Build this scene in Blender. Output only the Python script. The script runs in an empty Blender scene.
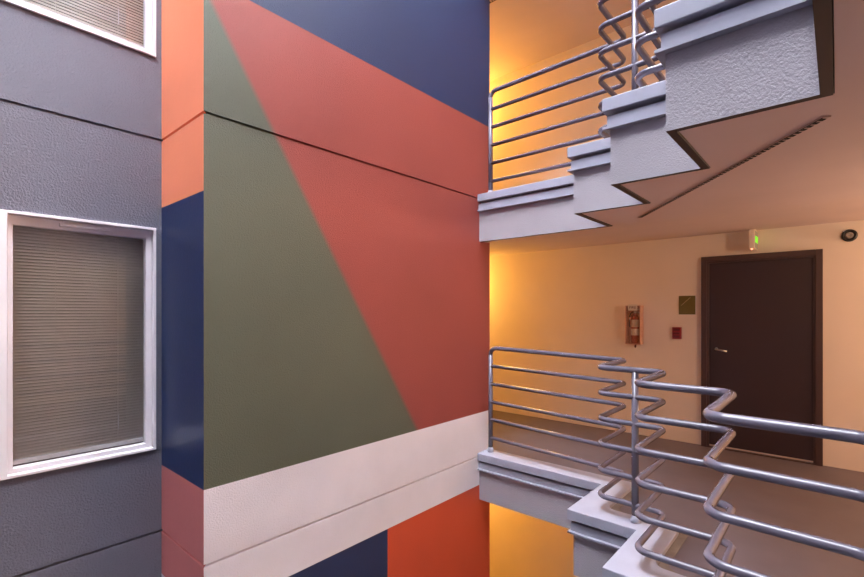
import bpy, bmesh, math, random
from mathutils import Vector
random.seed(3)
S = bpy.context.scene
COL = S.collection
R = math.radians

# ------------------------------------------------------------------ dimensions
XM, XG, YC, YE = -2.835, -3.53, 1.157, 4.163     # mural plane, grey wall plane, return plane, mural end
YW = 5.95                                        # corridor back wall
H = 2.715                                        # storey height
TOP, BOT = 0.02, -0.476                          # cap top / fascia bottom, relative to a storey
FLOOR = -0.012
EDGE = [(XM, 3.97), (-1.49, 3.97), (-1.49, 3.30), (-.99, 3.30), (-.99, 2.69), (-.528, 2.69), (-.528, 2.045), (-.045, 2.045), (-.045, -1.8)]

# ------------------------------------------------------------------ materials
def nmat(name):
    m = bpy.data.materials.new(name); m.use_nodes = True
    nt = m.node_tree
    return m, nt, nt.nodes['Principled BSDF']
def lin(c):
    return tuple(((v/255)/12.92 if v/255 <= .04045 else ((v/255+.055)/1.055)**2.4) for v in c) + (1,)
def add_bump(nt, b, scale, strength, dist, detail=3):
    tc = nt.nodes.new('ShaderNodeTexCoord'); n = nt.nodes.new('ShaderNodeTexNoise')
    n.inputs['Scale'].default_value = scale; n.inputs['Detail'].default_value = detail
    n.inputs['Roughness'].default_value = .55
    bp = nt.nodes.new('ShaderNodeBump'); bp.inputs['Strength'].default_value = strength; bp.inputs['Distance'].default_value = dist
    nt.links.new(tc.outputs['Object'], n.inputs['Vector']); nt.links.new(n.outputs['Fac'], bp.inputs['Height'])
    nt.links.new(bp.outputs['Normal'], b.inputs['Normal'])
    return tc, n
def vary(nt, b, tc, col, amt, scale):
    """slow uneven weathering of a paint colour"""
    n = nt.nodes.new('ShaderNodeTexNoise'); n.inputs['Scale'].default_value = scale; n.inputs['Detail'].default_value = 4
    mr = nt.nodes.new('ShaderNodeMapRange'); mr.inputs['From Min'].default_value = .3; mr.inputs['From Max'].default_value = .7
    mr.inputs['To Min'].default_value = 1-amt; mr.inputs['To Max'].default_value = 1+amt
    mx = nt.nodes.new('ShaderNodeMix'); mx.data_type = 'RGBA'; mx.blend_type = 'MULTIPLY'; mx.inputs[0].default_value = 1
    nt.links.new(tc.outputs['Object'], n.inputs['Vector']); nt.links.new(n.outputs['Fac'], mr.inputs['Value'])
    if hasattr(col, 'links'): nt.links.new(col, mx.inputs[6])
    else: mx.inputs[6].default_value = col
    nt.links.new(mr.outputs[0], mx.inputs[7]); nt.links.new(mx.outputs[2], b.inputs['Base Color'])
def paint(name, rgb, rough=.6, bump=None, var=.04, vscale=2.0, metal=0, spec=None):
    m, nt, b = nmat(name)
    b.inputs['Roughness'].default_value = rough; b.inputs['Metallic'].default_value = metal
    if spec is not None: b.inputs['Specular IOR Level'].default_value = spec
    sc, st, di = bump if bump else (200, .05, .0005)
    tc, _ = add_bump(nt, b, sc, st, di)
    vary(nt, b, tc, lin(rgb), var, vscale)
    return m
STUC = (115, .7, .008)
def halfplane(nt, tc_sep, a, b_, c, w):
    """soft mask of a*Y + b*Z + c > 0 (unit normal), edge width w"""
    y, z = tc_sep.outputs[1], tc_sep.outputs[2]
    m1 = nt.nodes.new('ShaderNodeMath'); m1.operation = 'MULTIPLY_ADD'; m1.inputs[1].default_value = a; m1.inputs[2].default_value = c
    m2 = nt.nodes.new('ShaderNodeMath'); m2.operation = 'MULTIPLY_ADD'; m2.inputs[1].default_value = b_
    nt.links.new(y, m1.inputs[0]); nt.links.new(z, m2.inputs[0]); nt.links.new(m1.outputs[0], m2.inputs[2])
    mr = nt.nodes.new('ShaderNodeMapRange'); mr.interpolation_type = 'SMOOTHSTEP'
    mr.inputs['From Min'].default_value = -w; mr.inputs['From Max'].default_value = w
    nt.links.new(m2.outputs[0], mr.inputs['Value'])
    return mr.outputs[0]
def mixc(nt, fac, a, b):
    mx = nt.nodes.new('ShaderNodeMix'); mx.data_type = 'RGBA'
    for i, v in ((0, fac), (6, a), (7, b)):
        if hasattr(v, 'links'): nt.links.new(v, mx.inputs[i])
        else: mx.inputs[i].default_value = v
    return mx.outputs[2]

C_GREEN = (90, 95, 80); C_RED = (152, 69, 62); C_NAVY = (22, 42, 84); C_WHITE = (236, 230, 236)
C_ORANGE = (206, 78, 46); C_SALMON = (250, 145, 104); C_DUSTY = (200, 114, 112)
def mural_mat():
    m, nt, b = nmat('mural_paint'); b.inputs['Roughness'].default_value = .5
    tc, _ = add_bump(nt, b, *STUC)
    sp = nt.nodes.new('ShaderNodeSeparateXYZ'); nt.links.new(tc.outputs['Object'], sp.inputs[0])
    y0, z0, y1, z1 = 1.195, 3.385, 3.007, .452
    dy, dz = y1-y0, z1-z0; L = math.hypot(dy, dz); a, b_ = -dz/L, dy/L
    right = halfplane(nt, sp, a, b_, -(a*y0+b_*z0), .03)
    c = mixc(nt, right, lin(C_GREEN), lin(C_RED))
    c = mixc(nt, halfplane(nt, sp, 0, 1, -3.503, .004), c, lin(C_NAVY))
    c = mixc(nt, halfplane(nt, sp, 0, -1, .437, .003), c, lin(C_WHITE))
    low = mixc(nt, halfplane(nt, sp, 1, 0, -2.652, .003), lin(C_NAVY), lin(C_ORANGE))
    c = mixc(nt, halfplane(nt, sp, 0, -1, -.322, .003), c, low)
    vary(nt, b, tc, c, .06, 1.6)
    return m
def return_mat():
    m, nt, b = nmat('return_paint'); b.inputs['Roughness'].default_value = .42
    tc, _ = add_bump(nt, b, 55, .25, .004)
    sp = nt.nodes.new('ShaderNodeSeparateXYZ'); nt.links.new(tc.outputs['Object'], sp.inputs[0])
    c = mixc(nt, halfplane(nt, sp, 0, -1, 2.225, .003), lin(C_SALMON), lin(C_NAVY))
    c = mixc(nt, halfplane(nt, sp, 0, -1, .437, .003), c, lin(C_DUSTY))
    c = mixc(nt, halfplane(nt, sp, 0, -1, -.318, .003), c, lin(C_WHITE))
    vary(nt, b, tc, c, .05, 1.5)
    return m
M = {}
M['mural'] = mural_mat(); M['return'] = return_mat()
M['grey'] = paint('grey_stucco', (108, 108, 121), .55, (85, .7, .010), .05, 1.3)
M['fascia'] = paint('fascia_stucco', (158, 152, 158), .6, (120, .6, .007), .04, 3)
M['cap'] = paint('cap_paint', (150, 150, 164), .5, (60, .12, .002), .05, 6)
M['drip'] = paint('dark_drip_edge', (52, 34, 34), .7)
M['cream'] = paint('cream_wall', (230, 213, 196), .75, (90, .12, .002), .03, 2)
M['soffit'] = paint('soffit_plaster', (208, 184, 178), .8, (90, .12, .002), .03, 2)
M['floor'] = paint('walkway_coating', (94, 84, 90), .6, (120, .2, .002), .10, 3)
M['gutter'] = paint('stained_edge_strip', (112, 100, 92), .95, (60, .2, .002), .25, 7)
M['rail'] = paint('railing_enamel', (98, 93, 106), .22, (40, .05, .001), .06, 8)
M['door'] = paint('door_brown', (54, 36, 38), .5, (60, .05, .001), .05, 3)
M['doorframe'] = paint('door_frame_brown', (70, 48, 46), .5)
M['vinyl'] = paint('white_vinyl', (240, 234, 238), .4, None, .02, 5)
M['blind'] = paint('blind_slats', (232, 218, 206), .5, None, .04, 3)
M['metal'] = paint('brushed_metal', (200, 196, 190), .3, None, .03, 9, 1)
M['black'] = paint('black_plastic', (22, 20, 22), .4)
M['greyplastic'] = paint('grey_plastic', (150, 140, 132), .4)
M['redplastic'] = paint('red_plastic', (140, 22, 28), .35)
M['darkred'] = paint('dark_red', (96, 14, 20), .45)
M['extred'] = paint('extinguisher_red', (150, 28, 22), .3)
M['label'] = paint('paper_label', (210, 200, 186), .5, None, .05, 40)
M['olive'] = paint('olive_sign', (104, 92, 36), .45, None, .03, 9)
M['signmark'] = paint('sign_mark', (176, 160, 110), .5)
M['signbody'] = paint('exit_body', (226, 208, 190), .5)
M['vent'] = paint('vent_channel', (190, 160, 150), .6)
M['hole'] = paint('vent_slot', (18, 13, 13), .9)
M['room'] = paint('room_dark', (90, 80, 70), .9)
def emis(name, rgb, s):
    m, nt, b = nmat(name); b.inputs['Base Color'].default_value = lin(rgb)
    b.inputs['Emission Color'].default_value = lin(rgb); b.inputs['Emission Strength'].default_value = s
    return m
M['exitgreen'] = emis('exit_letters_green', (110, 255, 20), 1.0)
M['led'] = emis('charge_led', (255, 150, 120), 3)
M['lampglass'] = emis('sconce_glass', (255, 190, 90), 6)
def glassmat(name, rough, tint, thin=.25):
    m = bpy.data.materials.new(name); m.use_nodes = True; nt = m.node_tree; nt.nodes.clear()
    o = nt.nodes.new('ShaderNodeOutputMaterial'); t = nt.nodes.new('ShaderNodeBsdfTransparent'); g = nt.nodes.new('ShaderNodeBsdfGlossy')
    fr0 = nt.nodes.new('ShaderNodeLayerWeight'); fr0.inputs['Blend'].default_value = .5
    fr = nt.nodes.new('ShaderNodeMath'); fr.operation = 'POWER'; fr.inputs[1].default_value = 5
    nt.links.new(fr0.outputs['Facing'], fr.inputs[0]); fr = fr
    mr = nt.nodes.new('ShaderNodeMath'); mr.operation = 'ADD'; mr.inputs[1].default_value = thin
    mx = nt.nodes.new('ShaderNodeMixShader'); t.inputs['Color'].default_value = tint; g.inputs['Roughness'].default_value = rough
    nt.links.new(fr.outputs[0], mr.inputs[0]); nt.links.new(mr.outputs[0], mx.inputs[0])
    nt.links.new(t.outputs[0], mx.inputs[1]); nt.links.new(g.outputs[0], mx.inputs[2]); nt.links.new(mx.outputs[0], o.inputs[0])
    return m
M['glass'] = glassmat('window_glass', .03, (.95, .96, .95, 1), .07)
M['cover'], nt, b = nmat('clear_cover')      # scuffed, hazy acrylic
b.inputs['Base Color'].default_value = lin((206, 150, 120)); b.inputs['Alpha'].default_value = .16; b.inputs['Roughness'].default_value = .25

# ------------------------------------------------------------------ helpers
def obj(name, me, mats, parent=None, bevel=0, smooth=False, seg=2):
    if isinstance(me, bmesh.types.BMesh):
        bm = me; me = bpy.data.meshes.new(name)
        bmesh.ops.recalc_face_normals(bm, faces=bm.faces[:]); bm.to_mesh(me); bm.free()
    o = bpy.data.objects.new(name, me); COL.objects.link(o)
    for m in (mats if isinstance(mats, (list, tuple)) else [mats]): me.materials.append(m)
    if smooth:
        for p in me.polygons: p.use_smooth = True
    if bevel:
        b = o.modifiers.new('bevel', 'BEVEL'); b.width = bevel; b.segments = seg; b.limit_method = 'ANGLE'; b.angle_limit = R(35)
    if parent: o.parent = parent
    return o
def tag(o, label=None, cat=None, group=None, kind=None):
    for k, v in (('label', label), ('category', cat), ('group', group), ('kind', kind)):
        if v: o[k] = v
    return o
def empty(name, loc, rz=0):
    o = bpy.data.objects.new(name, None); COL.objects.link(o); o.location = loc; o.rotation_euler.z = rz; o.empty_display_size = .1
    return o
def box(bm, x0, x1, y0, y1, z0, z1):
    v = [bm.verts.new(p) for p in ((x0,y0,z0),(x1,y0,z0),(x1,y1,z0),(x0,y1,z0),(x0,y0,z1),(x1,y0,z1),(x1,y1,z1),(x0,y1,z1))]
    for f in ((0,3,2,1),(4,5,6,7),(0,1,5,4),(1,2,6,5),(2,3,7,6),(3,0,4,7)): bm.faces.new([v[i] for i in f])
    return bm
def BX(*a): return box(bmesh.new(), *a)
def prism(bm, pts, z0, z1, mi=0):
    lo = [bm.verts.new((x, y, z0)) for x, y in pts]; hi = [bm.verts.new((x, y, z1)) for x, y in pts]
    bm.faces.new(lo[::-1]).material_index = mi; bm.faces.new(hi).material_index = mi
    n = len(pts)
    for i in range(n): bm.faces.new((lo[i], lo[(i+1) % n], hi[(i+1) % n], hi[i])).material_index = mi
    return bm
def cyl(bm, c, r0, r1, h, axis='z', n=24):
    """frustum from c along axis"""
    ring = lambda t, r: [bm.verts.new({'z': (c[0]+r*math.cos(a), c[1]+r*math.sin(a), c[2]+t), 'y': (c[0]+r*math.cos(a), c[1]+t, c[2]+r*math.sin(a)),
            'x': (c[0]+t, c[1]+r*math.cos(a), c[2]+r*math.sin(a))}[axis]) for a in [2*math.pi*i/n for i in range(n)]]
    A, B = ring(0, r0), ring(h, r1)
    bm.faces.new(A); bm.faces.new(B[::-1])
    for i in range(n): bm.faces.new((A[i], A[(i+1) % n], B[(i+1) % n], B[i]))
    return bm
def lathe(bm, c, prof, n=24):
    rings = [[bm.verts.new((c[0]+r*math.cos(2*math.pi*i/n), c[1]+r*math.sin(2*math.pi*i/n), c[2]+z)) for i in range(n)] for r, z in prof]
    for A, B in zip(rings, rings[1:]):
        for i in range(n): bm.faces.new((A[i], A[(i+1) % n], B[(i+1) % n], B[i]))
    bm.faces.new(rings[0]); bm.faces.new(rings[-1])
    return bm
def offset(path, o):
    """offset an open polyline to its right-hand side by o (mitred)"""
    out = []; n = len(path)
    nrm = []
    for i in range(n-1):
        d = Vector(path[i+1])-Vector(path[i]); d.normalize(); nrm.append(Vector((d.y, -d.x)))
    for i in range(n):
        if i == 0: v = nrm[0]
        elif i == n-1: v = nrm[-1]
        else:
            a, b = nrm[i-1], nrm[i]; v = (a+b)/(1+a.dot(b))
        p = Vector(path[i])+v*o; out.append((p.x, p.y))
    return out
def fillet(path, r, k=6):
    out = [Vector(path[0])]
    for a, b, c in zip(path, path[1:], path[2:]):
        a, b, c = Vector(a), Vector(b), Vector(c); u = (a-b).normalized(); w = (c-b).normalized()
        ang = u.angle(w); t = r/math.tan(ang/2); p0, p1 = b+u*t, b+w*t
        cen = b+(u+w).normalized()*(r/math.sin(ang/2)); s0, s1 = p0-cen, p1-cen
        tot = s0.angle(s1)
        for i in range(k+1):
            f = i/k; q = (s0*math.sin((1-f)*tot)+s1*math.sin(f*tot))/math.sin(tot)
            out.append(cen+q)
    out.append(Vector(path[-1])); return out
def tube(path, r, n=14):
    """round tube along a list of 3D points"""
    bm = bmesh.new(); P = [Vector(p) for p in path]; rings = []
    T = []
    for i in range(len(P)):
        d = (P[min(i+1, len(P)-1)]-P[max(i-1, 0)]); T.append(d.normalized())
    up = Vector((0, 0, 1)) if abs(T[0].z) < .9 else Vector((0, 1, 0))
    s = T[0].cross(up).normalized()
    for p, t in zip(P, T):
        s = (s-t*s.dot(t)).normalized(); u = s.cross(t)
        rings.append([bm.verts.new(p+s*(r*math.cos(2*math.pi*j/n))+u*(r*math.sin(2*math.pi*j/n))) for j in range(n)])
    for A, B in zip(rings, rings[1:]):
        for j in range(n): bm.faces.new((A[j], A[(j+1) % n], B[(j+1) % n], B[j]))
    bm.faces.new(rings[0]); bm.faces.new(rings[-1])
    return bm
def text_mesh(name, body, size, mat, parent, loc, rot, ext=.0015):
    cu = bpy.data.curves.new(name, 'FONT'); cu.body = body; cu.size = size; cu.extrude = ext; cu.align_x = 'CENTER'; cu.align_y = 'CENTER'
    t = bpy.data.objects.new(name, cu); COL.objects.link(t)
    me = bpy.data.meshes.new_from_object(t.evaluated_get(bpy.context.evaluated_depsgraph_get()))
    bpy.data.objects.remove(t)
    o = obj(name, me, mat, parent); o.location = loc; o.rotation_euler = rot
    return o

# ------------------------------------------------------------------ painted walls with control joints
JOINTS = [-0.018-H, -0.018, 2.694, 2.694+H, 2.694+2*H]
ZLO, ZHI = -3.4, 8.7  # walls carried far above view to deepen the daylight shaft
def zprofile(extra=()):
    """list of (z, inset) going up the wall; joints are V grooves"""
    pr = [(ZLO, 0)]
    for j in JOINTS: pr += [(j-.009, 0), (j-.006, .020), (j+.006, .020), (j+.009, 0)]
    pr += [(ZHI, 0)] + [(z, 0) for z in extra]
    return sorted(pr)
def strip_wall(name, a, b, ea, eb, mat, holes=(), cuts=(), zcuts=(), thick=.25):
    """wall from a to b in plan; outward is the right-hand side; ea/eb = +-1 shift of end with the inset for mitres"""
    A, B = Vector(a), Vector(b); d = (B-A).normalized(); nrm = Vector((d.y, -d.x)); L = (B-A).length
    us = sorted([0, L]+list(cuts)); pr = zprofile(zcuts)
    bm = bmesh.new(); grid = []
    for z, ins in pr:
        row = []
        for u in us:
            uu = u
            if u == 0: uu = u+ea*ins
            if u == L: uu = u+eb*ins
            p = A+d*uu-nrm*ins; row.append(bm.verts.new((p.x, p.y, z)))
        grid.append(row)
    for i in range(len(pr)-1):
        for j in range(len(us)-1):
            zc = (pr[i][0]+pr[i+1][0])/2; uc = (us[j]+us[j+1])/2
            if any(h[0] < uc < h[1] and h[2] < zc < h[3] for h in holes): continue
            bm.faces.new((grid[i][j], grid[i][j+1], grid[i+1][j+1], grid[i+1][j]))
    for h in holes:                      # reveals
        q = [(h[0], h[2]), (h[1], h[2]), (h[1], h[3]), (h[0], h[3])]
        for (u0, z0), (u1, z1) in zip(q, q[1:]+q[:1]):
            pts = []
            for (u, z, dd) in ((u0, z0, 0), (u1, z1, 0), (u1, z1, .14), (u0, z0, .14)):
                p = A+d*u-nrm*dd; pts.append(bm.verts.new((p.x, p.y, z)))
            bm.faces.new(pts)
    bm.normal_update()
    me = bpy.data.meshes.new(name); bm.to_mesh(me); bm.free()
    return obj(name, me, mat)

# window openings in the grey wall (measured along Y from the start of that wall)
Y0 = -1.8
WIN = [(.330, 1.118, .556, 2.075), (.330, 1.118, .556+2.70, 2.075+2.70)]
o = strip_wall('wall_left', (XG, Y0), (XG, YC), 0, 1, M['grey'],
    holes=[(w[0]-Y0, w[1]-Y0, w[2], w[3]) for w in WIN], cuts=[.330-Y0, 1.118-Y0], zcuts=[v for w in WIN for v in w[2:]])
# outward must face +X : path runs +Y, right-hand side is +X
tag(o, 'grey textured stucco wall with two white windows', 'wall', kind='structure')
o = strip_wall('wall_return', (XG, YC), (XM, YC), -1, -1, M['return'])
tag(o, 'narrow return wall painted salmon, navy and dusty red between grey wall and mural', 'wall', kind='structure')
o = strip_wall('wall_mural', (XM, YC), (XM, YE), 1, 0, M['mural'])
# return path runs +X: right-hand side is -Y ; mural path runs +Y: right-hand is +X
tag(o, 'large stucco wall painted with green and red triangles, navy top and white band', 'wall', kind='structure')
def simple_wall(name, pts, z0, z1, mat, label):
    o = obj(name, prism(bmesh.new(), pts, z0, z1), mat); return tag(o, label, 'wall', kind='structure')
simple_wall('wall_mural_end', [(-5.2, YE-.10), (XM-.03, YE-.10), (XM-.001, YE), (-5.2, YE)], ZLO, ZHI, M['cream'], 'cream back of the mural wall inside the corridor')
simple_wall('wall_back', [(-5.3, YW), (3.2, YW), (3.2, YW+.2), (-5.3, YW+.2)], ZLO, ZHI, M['cream'], 'cream corridor wall behind the railings, with the dark door')
simple_wall('wall_corridor_end', [(-5.4, YE-.1), (-5.2, YE-.1), (-5.2, YW), (-5.4, YW)], ZLO, ZHI, M['cream'], 'cream end wall of the corridor')
simple_wall('wall_right', [(2.6, Y0), (2.8, Y0), (2.8, YW), (2.6, YW)], ZLO, ZHI, M['cream'], 'cream wall on the right side of the walkway')
simple_wall('wall_front', [(XG, Y0-.2), (2.8, Y0-.2), (2.8, Y0), (XG, Y0)], ZLO, ZHI, M['grey'], 'unseen grey wall closing the courtyard, added to shape the daylight')  # out of view, set close to narrow the sky opening
g = obj('floor_courtyard', BX(-5.4, 3.2, Y0-.2, YW+.2, ZLO-.2, ZLO), M['floor']); tag(g, 'courtyard ground far below the walkways', 'ground', kind='structure')
# rooms behind the windows
bm = bmesh.new(); box(bm, -5.4, -5.3, -.6, 1.9, ZLO, ZHI); box(bm, -5.3, -3.68, 1.9, 2.0, ZLO, ZHI); box(bm, -5.3, -3.68, -.7, -.6, ZLO, ZHI); box(bm, -5.3, -3.7, -.6, 1.9, 2.3, 2.6)
tag(obj('wall_room', bm, M['room']), 'dim room behind the window blinds', 'wall', kind='structure')

# ------------------------------------------------------------------ walkways
def walkway(k, which):
    z = k*H
    # concrete floor
    pts = offset(EDGE, -.10)
    poly = pts + [(2.6, Y0), (2.6, YW), (-5.2, YW), (-5.2, YE), (XM, YE)]
    f = obj('floor', prism(bmesh.new(), poly, z+FLOOR-.13, z+FLOOR), M['floor']); tag(f, 'walkway floor of the %s level' % which, 'floor', kind='structure')
    # soffit : flat under the steps, rising gently to the back wall
    bm = bmesh.new(); zb = z+BOT+.006; YK = 4.05
    e = offset(EDGE, -.038)
    fr = [(x, y, zb) for x, y in e] + [(2.6, Y0, zb), (2.6, YK, zb), (XM, YK, zb)]
    vs = [bm.verts.new(p) for p in fr]; bm.faces.new(vs)
    g = [bm.verts.new(p) for p in ((-5.2, YK, zb), (2.6, YK, zb), (2.6, YW, zb+.125), (-5.2, YW, zb+.125))]; bm.faces.new(g)
    g = [bm.verts.new(p) for p in ((-5.2, YK, zb), (2.6, YK, zb), (2.6, YK, zb+.3), (-5.2, YK, zb+.3))]
    bm.normal_update()
    me = bpy.data.meshes.new('ceiling')
    bmesh.ops.recalc_face_normals(bm, faces=bm.faces[:]); bm.to_mesh(me); bm.free()
    c = obj('ceiling', me, M['soffit']); tag(c, 'plaster soffit under the %s walkway' % which, 'ceiling', kind='structure')
    # stepped fascia
    prof = [(0, TOP-.182), (0, BOT), (-.04, BOT), (-.04, TOP-.07), (-.008, TOP-.07), (-.008, TOP-.098), (-.008, TOP-.182)]
    def sweep(prof, mis=None):
        bm = bmesh.new(); rows = [[bm.verts.new((x, y, z+pz)) for x, y in offset(EDGE, po)] for po, pz in prof]
        n = len(prof)
        for i in range(n):
            A, B = rows[i], rows[(i+1) % n]
            for j in range(len(EDGE)-1):
                fc = bm.faces.new((A[j], A[j+1], B[j+1], B[j]))
                if mis: fc.material_index = mis[i]
        for j in (0, len(EDGE)-1):
            bm.faces.new([r[j] for r in rows])
        return bm
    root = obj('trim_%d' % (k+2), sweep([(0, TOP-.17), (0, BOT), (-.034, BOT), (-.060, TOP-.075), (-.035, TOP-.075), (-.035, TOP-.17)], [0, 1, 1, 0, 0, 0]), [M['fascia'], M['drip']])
    tag(root, 'stepped stucco fascia and cap of the %s walkway' % which, 'fascia', kind='structure')
    obj('fascia_band', sweep([(.014, TOP-.100), (.014, TOP-.162), (.034, TOP-.165), (.034, TOP-.179), (-.030, TOP-.183), (-.030, TOP-.100)]), M['cap'], root)
    outer = offset(EDGE, .036); inner = [tuple(p) for p in fillet(offset(EDGE, -.185), .06)]
    obj('cap', prism(bmesh.new(), outer+inner[::-1], z+TOP-.078, z+TOP), M['cap'], root, bevel=.005)
    i2 = [tuple(p) for p in fillet(offset(EDGE, -.235), .08)]
    obj('edge_strip', prism(bmesh.new(), inner+i2[::-1], z+FLOOR-.01, z+FLOOR+.006), M['gutter'], root)
    return root
for k, w in ((-1, 'ground'), (0, 'near'), (1, 'upper'), (2, 'third'), (3, 'added top')): walkway(k, w)  # highest storey is out of view, added to hold back side skylight

# ------------------------------------------------------------------ railings
def make_railing():
    root = empty('railing', (-2.760, 4.07, TOP))
    ox, oy, oz = root.location
    plan = [(-2.760, 4.07), (-1.340, 4.00), (-1.340, 3.38), (-.872, 3.37), (-.872, 2.745), (-.392, 2.745), (-.392, 2.075), (.105, 2.055), (.105, -1.7)]
    loc = lambda p, z: (p[0]-ox, p[1]-oy, z-oz+.030*min(1, max(0, (-1.34-p[0])/1.42)) if z > .1 else z-oz)   # rails rise slightly towards the wall post
    zt = 1.090
    f = fillet(plan, .075, 8)
    path = [(0, 0, 0.0)]
    for i in range(7):                                  # post bends over into the top rail
        a = i/6*math.pi/2; path.append((.07*(1-math.cos(a)), 0, (zt+.030-oz)-.07+.07*math.sin(a)))
    obj('post', tube([(0, 0, 0), (0, 0, zt+.030-oz-.07)], .024, 18), M['rail'], root, smooth=False)
    obj('top_rail', tube(path[1:]+[loc(p, zt) for p in f[1:]], .022, 18), M['rail'], root)
    for i in range(1, 6):
        z = zt-.190*i
        obj('rail', tube([loc(p, z) for p in f], .0195, 16), M['rail'], root)
    for (x, y) in ((-1.07, 3.378), (.105, .70), (.105, -.9)):
        obj('post', tube([loc((x, y), TOP), loc((x, y), zt-.01)], .024, 18), M['rail'], root)
    for (x, y) in ((-2.760, 4.07), (-1.07, 3.378), (.105, .70), (.105, -.9)):
        bm = bmesh.new(); c = loc((x, y), TOP)
        lathe(bm, c, [(.033, 0), (.033, .020), (.030, .032), (.027, .050)], 18)
        obj('post_collar', bm, M['cap'], root)
    for ch in root.children:
        for p in ch.data.polygons: p.use_smooth = len(p.vertices) == 4
    return root
def copy_tree(o, parent=None):
    c = o.copy(); COL.objects.link(c)
    if parent: c.parent = parent
    for ch in list(o.children): copy_tree(ch, c)
    return c
r0 = make_railing()
tag(r0, 'grey zigzag tube railing on the near walkway, in front of the brown door', 'railing', 'zigzag railings')
r1 = copy_tree(r0); r1.location.z += H
tag(r1, 'grey zigzag tube railing of the storey above, seen from below', 'railing', 'zigzag railings')

# ------------------------------------------------------------------ windows and blinds
def window(n, w, label):
    y0, y1, z0, z1 = w; X = XG
    root = empty('window_%d' % n, (X, (y0+y1)/2, z0)); tag(root, label, 'window', kind='structure')
    ox, oy, oz = root.location
    def ring(name, a, b, x0, x1, bev):
        """mitred rectangular frame between outer rect a and inner rect b"""
        bm = bmesh.new(); vv = []
        for x in (x0, x1):
            for (r) in (a, b): vv.append([bm.verts.new((x-ox, yy-oy, zz-oz)) for yy, zz in ((r[0], r[2]), (r[1], r[2]), (r[1], r[3]), (r[0], r[3]))])
        ob, ib, of, if_ = vv
        for i in range(4):
            j = (i+1) % 4
            bm.faces.new((of[i], of[j], if_[j], if_[i])); bm.faces.new((ob[i], ob[j], ib[j], ib[i]))
            bm.faces.new((ob[i], ob[j], of[j], of[i])); bm.faces.new((ib[i], ib[j], if_[j], if_[i]))
        return obj(name, bm, M['vinyl'], root, bevel=bev)
    def ins(r, d, dl=None): return (r[0]+(dl if dl is not None else d), r[1]-d, r[2]+d, r[3]-d)
    A = (y0-.002, y1+.002, z0-.002, z1+.002)
    B = ins(A, .018, .036); C = ins(B, .036, .026); C = (C[0], C[1], C[2]-.008, C[3]-.022)
    ring('window_frame', A, B, X-.09, X+.014, .003)
    ring('sash', B, C, X-.075, X-.020, .004)
    obj('pane', BX(X-.055-ox, X-.049-ox, C[0]-.005-oy, C[1]+.005-oy, C[2]-.005-oz, C[3]+.005-oz), M['glass'], root)
    # latch pull on the top member of the sash
    yc = (C[0]+C[1])/2-.0; zc = C[3]+.029
    bm = bmesh.new(); box(bm, X-.024-ox, X-.004-ox, yc-.13-oy, yc+.13-oy, zc-.011-oz, zc+.011-oz)
    h = obj('vent_latch', bm, M['vinyl'], root, bevel=.004)
    obj('latch_slot', BX(X-.006-ox, X-.001-ox, yc-.115-oy, yc+.115-oy, zc-.004-oz, zc+.004-oz), M['vinyl'], h, bevel=.002)
    return C
def blind(C, label, cat_label):
    y0, y1, z0, z1 = C; X = XG-.078
    root = empty('venetian_blind', (X, (y0+y1)/2, z0)); tag(root, label, 'blind', 'window blinds')
    ox, oy, oz = root.location; y0 -= .01; y1 += .01
    bm = bmesh.new(); zz = z0+.05; pitch = .0190; tilt = R(56); hw = .0125
    while zz < z1+.02:
        for t0, t1 in ((-1, 0), (0, 1)):
            def P(t, y): return (math.cos(tilt)*t*hw, y-oy, zz-oz-math.sin(tilt)*t*hw+.0018*(1-t*t))
            vs = [bm.verts.new(P(t0, y0)), bm.verts.new(P(t1, y0)), bm.verts.new(P(t1, y1)), bm.verts.new(P(t0, y1))]; bm.faces.new(vs)
        zz += pitch
    bmesh.ops.remove_doubles(bm, verts=bm.verts[:], dist=.0002)
    s = obj('slats', bm, M['blind'], root, smooth=True)
    so = s.modifiers.new('thick', 'SOLIDIFY'); so.thickness = .0008
    obj('bottom_rail', BX(-.013, .013, y0-oy, y1-oy, .008, .036), M['vinyl'], root, bevel=.003)
    for yy in (y0+.30*(y1-y0), y0+.77*(y1-y0)):
        obj('ladder_cord', BX(.010, .0118, yy-oy-.001, yy-oy+.001, .03, z1-oz+.03), M['blind'], root)
    obj('tilt_wand', tube([(.016, .19, .12), (.016, .19, .22)], .0022, 8), M['vinyl'], root)
C1 = window(1, WIN[0], 'white framed window in the grey wall at eye level')
C2 = window(2, WIN[1], 'white framed window at top left, only its lower part in view')
blind(C1, 'closed beige slatted blind inside the eye-level window', '')
blind(C2, 'closed pale slatted blind inside the window at top left', '')

# ------------------------------------------------------------------ door
root = empty('door_1', (-.632, YW, FLOOR)); tag(root, 'dark brown flush door in a brown frame with lever handle', 'door', kind='structure')
ox, oy, oz = root.location
def B3(x0, x1, y0, y1, z0, z1): return BX(x0-ox, x1-ox, y0-oy, y1-oy, z0-oz, z1-oz)
dl, dr, dt = -1.155, -.108, 2.118
bm = bmesh.new(); fw = .055
for a in ((dl, dl+fw, YW-.05, YW+.0, FLOOR, dt), (dr-fw, dr, YW-.05, YW+.0, FLOOR, dt), (dl+fw, dr-fw, YW-.05, YW+.0, dt-fw, dt)): box(bm, a[0]-ox, a[1]-ox, a[2]-oy, a[3]-oy, a[4]-oz, a[5]-oz)
obj('door_frame', bm, M['doorframe'], root, bevel=.003)
bm = bmesh.new()
for a in ((dl+fw, dl+fw+.018, YW-.034, YW, FLOOR, dt-fw), (dr-fw-.018, dr-fw, YW-.034, YW, FLOOR, dt-fw), (dl+fw+.018, dr-fw-.018, YW-.034, YW, dt-fw-.018, dt-fw)): box(bm, a[0]-ox, a[1]-ox, a[2]-oy, a[3]-oy, a[4]-oz, a[5]-oz)
obj('door_stop', bm, M['doorframe'], root, bevel=.002)
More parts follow.
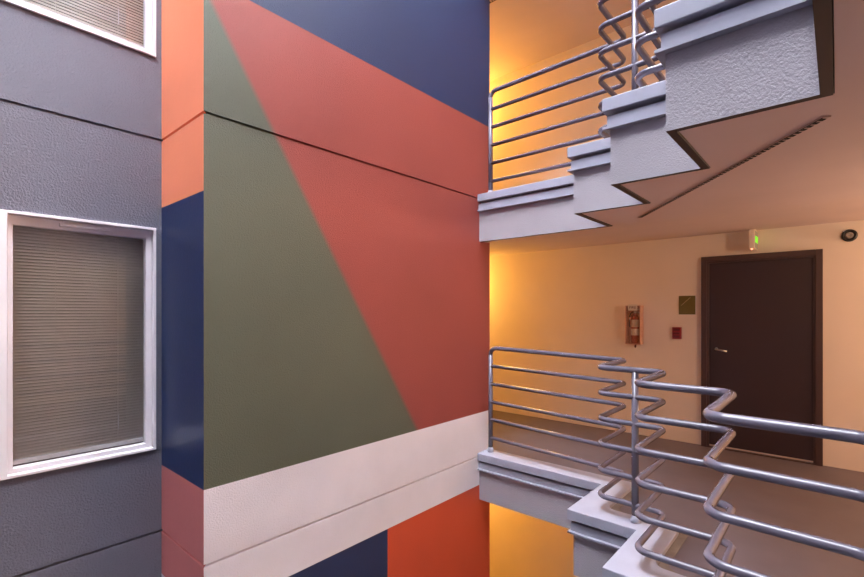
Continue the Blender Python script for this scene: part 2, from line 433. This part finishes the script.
leaf = obj('door_leaf', B3(dl+fw+.018, dr-fw-.018, YW-.012, YW-.001, FLOOR+.03, dt-fw-.018), M['door'], root, bevel=.002)
obj('threshold', B3(dl+fw, dr-fw, YW-.045, YW-.002, FLOOR, FLOOR+.012), M['doorframe'], root, bevel=.003)
hb = bmesh.new(); cyl(hb, (-1.012-ox, YW-.012-oy, 1.09-oz), .015, .014, -.012, 'y', 20)
hd = obj('door_handle', hb, M['metal'], root, smooth=False)
obj('lever', tube([(-1.012-ox, YW-.02-oy, 1.09-oz), (-1.012-ox, YW-.06-oy, 1.09-oz), (-1.004-ox, YW-.068-oy, 1.088-oz), (-.96-ox, YW-.07-oy, 1.080-oz), (-.905-ox, YW-.068-oy, 1.070-oz)], .0095, 12), M['metal'], root, smooth=True)

# ------------------------------------------------------------------ fittings on the corridor wall
# extinguisher cabinet
ex0, ex1, ez0, ez1 = -1.965, -1.785, 1.105, 1.58
root = empty('extinguisher_cabinet', (ex0, YW, ez0)); tag(root, 'shallow clear-fronted extinguisher cabinet mounted on the cream wall', 'cabinet')
w, h, d = ex1-ex0, ez1-ez0, .12
bm = bmesh.new(); box(bm, 0, w, -.012, -.001, 0, h)
box(bm, 0, .008, -d, -.012, 0, h); box(bm, w-.008, w, -d, -.012, 0, h); box(bm, .008, w-.008, -d, -.012, 0, .008); box(bm, .008, w-.008, -d, -.012, h-.008, h)
obj('housing', bm, paint('cabinet_shell', (196, 148, 126), .4), root, bevel=.002)
obj('clear_cover', BX(.008, w-.008, -d+.001, -d+.004, .008, h-.008), M['cover'], root)
obj('title_plate', BX(.035, w-.035, -d-.004, -d, h-.062, h+.012), M['label'], root, bevel=.002)
text_mesh('lettering', 'FIRE', .045, M['darkred'], root, (w/2, -d-.0045, h-.026), (R(90), 0, 0), .0006)
text_mesh('side_lettering', 'FIRE EXTINGUISHER', .034, M['redplastic'], root, (w+.0012, -.07, h*.5), (R(90), R(90), R(90)), .0006)
bm = bmesh.new(); lathe(bm, (w*.55, -.05, -.045), [(.004, 0), (.011, .008), (.011, .03), (.004, .038)], 14); box(bm, w*.55-.004, w*.55+.004, -.054, -.002, -.012, -.001)
obj('lock_tag', bm, M['darkred'], root)
root = empty('fire_extinguisher', (ex0+.100, YW-.064, ez0+.010)); tag(root, 'red fire extinguisher with white label inside the clear cabinet', 'fire extinguisher')
def capr(r, z0, z1, k=6):
    return [(r*math.cos((1-i/k)*math.pi/2)+.0001, z0-.0+ -r*.5*math.sin((1-i/k)*math.pi/2)+r*.5) for i in range(k+1)]
bm = bmesh.new(); rr = .047
lathe(bm, (0, 0, 0), [(rr-.01, 0), (rr, .01), (rr, .30), (rr-.006, .325), (rr-.02, .343), (.018, .352), (.016, .368)], 26)
obj('cylinder', bm, M['extred'], root, smooth=True)
bm = bmesh.new(); lathe(bm, (0, 0, .10), [(rr+.001, 0), (rr+.001, .08)], 26); obj('instruction_label', bm, M['label'], root, smooth=False)
bm = bmesh.new(); lathe(bm, (0, 0, .20), [(rr+.001, 0), (rr+.001, .09)], 26); obj('instruction_label', bm, M['label'], root, smooth=False)
bm = bmesh.new(); lathe(bm, (0, 0, .366), [(.014, 0), (.017, .008), (.017, .026), (.010, .036)], 16); box(bm, -.006, .006, -.03, .01, .385, .393)
obj('valve', bm, M['metal'], root)
obj('grip', tube([(-.012, 0, .398), (.018, 0, .412), (.055, 0, .422)], .006, 8), M['metal'], root)
obj('grip', tube([(.005, 0, .385), (.03, 0, .384), (.055, 0, .376)], .005, 8), M['metal'], root)
obj('hose', tube([(-.014, 0, .386), (-.035, 0, .382), (-.055, 0, .362), (-.064, 0, .33), (-.064, -.01, .27), (-.058, -.02, .20)], .0075, 10), M['black'], root, smooth=True)

# olive plaque
root = empty('wall_sign', (-1.307, YW, 1.58)); tag(root, 'small square olive sign on the wall above the red call box', 'sign')
obj('plate', BX(-.086, .086, -.008, 0, -.108, .108), M['olive'], root, bevel=.002)
obj('stair_mark', tube([(-.06, -.009, -.005), (.035, -.009, .088)], .003, 8), M['signmark'], root)
# red call box
root = empty('fire_call_box', (-1.408, YW, 1.254)); tag(root, 'small dark red fire alarm pull box beneath the olive sign', 'alarm')
obj('housing', BX(-.047, .047, -.045, 0, -.069, .069), M['redplastic'], root, bevel=.005)
obj('pull_bar', BX(-.035, .035, -.056, -.045, -.014, .010), M['darkred'], root, bevel=.003)
obj('top_plate', BX(-.034, .034, -.048, -.044, .026, .056), M['darkred'], root, bevel=.002)
obj('bottom_plate', BX(-.034, .034, -.048, -.044, -.055, -.026), M['darkred'], root, bevel=.002)
# black round fixture
root = empty('wall_sounder', (.085, YW, 2.232)); tag(root, 'round black fixture with grey centre high on the wall right of the door', 'sounder')
bm = bmesh.new()
lathe(bm, (0, 0, 0), [(.058, 0), (.060, .012), (.056, .030), (.046, .036), (.036, .030), (.034, .018)], 32); bmesh.ops.rotate(bm, verts=bm.verts[:], cent=(0, 0, 0), matrix=__import__('mathutils').Matrix.Rotation(R(90), 3, 'X'))
obj('ring', bm, M['black'], root, smooth=True)
bm = bmesh.new(); lathe(bm, (0, 0, .015), [(.033, 0), (.030, .014), (.016, .020), (.012, .012), (.002, .012)], 24); bmesh.ops.rotate(bm, verts=bm.verts[:], cent=(0, 0, 0), matrix=__import__('mathutils').Matrix.Rotation(R(90), 3, 'X'))
obj('lens', bm, M['greyplastic'], root, smooth=True)
# exit sign, edge-on
root = empty('exit_sign', (-.655, 5.81, 2.355)); tag(root, 'white exit sign seen edge-on, hanging above the brown door, green letters', 'exit sign')
obj('body', BX(-.028, .022, -.12, .12, -.205, -.012), M['signbody'], root, bevel=.004)
obj('canopy', BX(-.02, .02, -.05, .05, -.014, 0), M['signbody'], root)
obj('face_panel', BX(.022, .0245, -.112, .112, -.195, -.022), M['greyplastic'], root)
text_mesh('letters', 'EXIT', .095, M['exitgreen'], root, (.0255, 0, -.110), (R(90), 0, R(90)), .001)
bm = bmesh.new(); lathe(bm, (-.004, -.11, -.218), [(.006, 0), (.010, .004), (.010, .014)], 12); obj('status_light', bm, M['led'], root)

# ------------------------------------------------------------------ soffit slot vents
def vent(a, b, z, wid, label):
    A, B = Vector(a), Vector(b); L = (B-A).length; ang = math.atan2((B-A).y, (B-A).x)
    root = empty('soffit_vent', (A.x, A.y, z), ang); tag(root, label, 'vent', 'soffit vents')
    bm = bmesh.new(); box(bm, 0, L, -wid/2, wid/2, -.004, 0)
    obj('channel', bm, M['vent'], root)
    bm = bmesh.new(); x = .02
    while x < L-.03: box(bm, x, x+.018, wid*-.42, wid*.12, -.0055, -.0035); x += .032
    box(bm, .01, L-.01, wid*.24, wid*.36, -.0055, -.0035)
    obj('slots', bm, M['hole'], root)
vent((-.03, 2.30), (-1.17, 3.80), H+BOT+.006, .03, 'long narrow slotted vent strip set diagonally in the soffit')
vent((-3.4, 4.30), (-1.6, 4.30), 2*H+BOT+.022, .035, 'slotted vent strip in the topmost soffit beside the mural')

# ------------------------------------------------------------------ corridor lamps, all unseen and added for the warm light
def sconce(x, y, z, face, label, power, col):  # unseen fixture, added as the source of the warm glow
    root = empty('wall_sconce', (x, y, z), face); tag(root, label, 'lamp', 'unseen corridor wall lamps')
    obj('back_plate', BX(-.06, .06, -.02, 0, -.12, .12), M['metal'], root, bevel=.004)
    bm = bmesh.new(); lathe(bm, (0, -.07, -.09), [(.03, 0), (.045, .03), (.045, .15), (.03, .18)], 20)
    obj('lamp_shade', bm, M['lampglass'], root, smooth=True)
    L = bpy.data.lights.new('sconce_bulb', 'POINT'); L.energy = power; L.color = col; L.shadow_soft_size = .1
    lo = bpy.data.objects.new('sconce_bulb', L); COL.objects.link(lo); lo.parent = root; lo.location = (0, -.17, 0)
def fill_lamp(x, y, z, label, power, col):  # invented lamp out of view, evens out the light on the corridor wall
    root = empty('fill_lamp', (x, y, z)); tag(root, label, 'lamp', 'added corridor fill lamps')
    obj('ceiling_plate', cyl(bmesh.new(), (0, 0, -.02), .12, .12, .02), M['metal'], root, bevel=.003)
    obj('lamp_shade', lathe(bmesh.new(), (0, 0, -.09), [(.02, 0), (.07, .008), (.10, .03), (.11, .07)], 28), M['lampglass'], root, smooth=True)
    L = bpy.data.lights.new('lamp_bulb', 'POINT'); L.energy = power; L.color = col; L.shadow_soft_size = .2
    lo = bpy.data.objects.new('lamp_bulb', L); COL.objects.link(lo); lo.parent = root; lo.location = (0, 0, -.25)
AMB = (1.0, .57, .09)
WARM = (1.0, .70, .46)
for k, w in ((-1, 'lower'), (0, 'near'), (1, 'upper')):
    sconce(-4.55, YW, k*H+1.85, 0, 'unseen corridor wall lamp added behind the mural wall on the %s level' % w, (85, 62, 100)[k+1], AMB)
    sconce(1.9, YW, k*H+1.75, 0, 'unseen corridor wall lamp added to the right of the door on the %s level' % w, (50 if k < 0 else 120), WARM)
    fill_lamp(1.15, 3.7, (k+1)*H+BOT+.004, 'round fill lamp added out of view in the %s corridor' % w, 70 if k >= 0 else 20, WARM)

# ------------------------------------------------------------------ daylight
W = bpy.data.worlds.new('overcast'); S.world = W; W.use_nodes = True; nt = W.node_tree
bg = nt.nodes['Background']
sky = nt.nodes.new('ShaderNodeTexSky'); sky.sky_type = 'NISHITA'; sky.sun_disc = False; sky.sun_elevation = R(55); sky.air_density = 1; sky.dust_density = 6
mx = nt.nodes.new('ShaderNodeMix'); mx.data_type = 'RGBA'; mx.inputs[0].default_value = 1.0
nt.links.new(sky.outputs[0], mx.inputs[6]); mx.inputs[7].default_value = (.91, .93, 1.01, 1)
nt.links.new(mx.outputs[2], bg.inputs['Color']); bg.inputs['Strength'].default_value = 38.0

# ------------------------------------------------------------------ camera
cam = bpy.data.cameras.new('camera'); co = bpy.data.objects.new('camera', cam); COL.objects.link(co)
co.location = (0, 0, 1.5); co.rotation_euler = (R(90), 0, R(41.4))
cam.sensor_width = 36; cam.lens = 460/864*36; cam.shift_y = (312-288.5)/864; cam.clip_start = .02
S.camera = co
S.view_settings.view_transform = 'Standard'; S.view_settings.look = 'None'; S.view_settings.exposure = 0; S.view_settings.gamma = 1
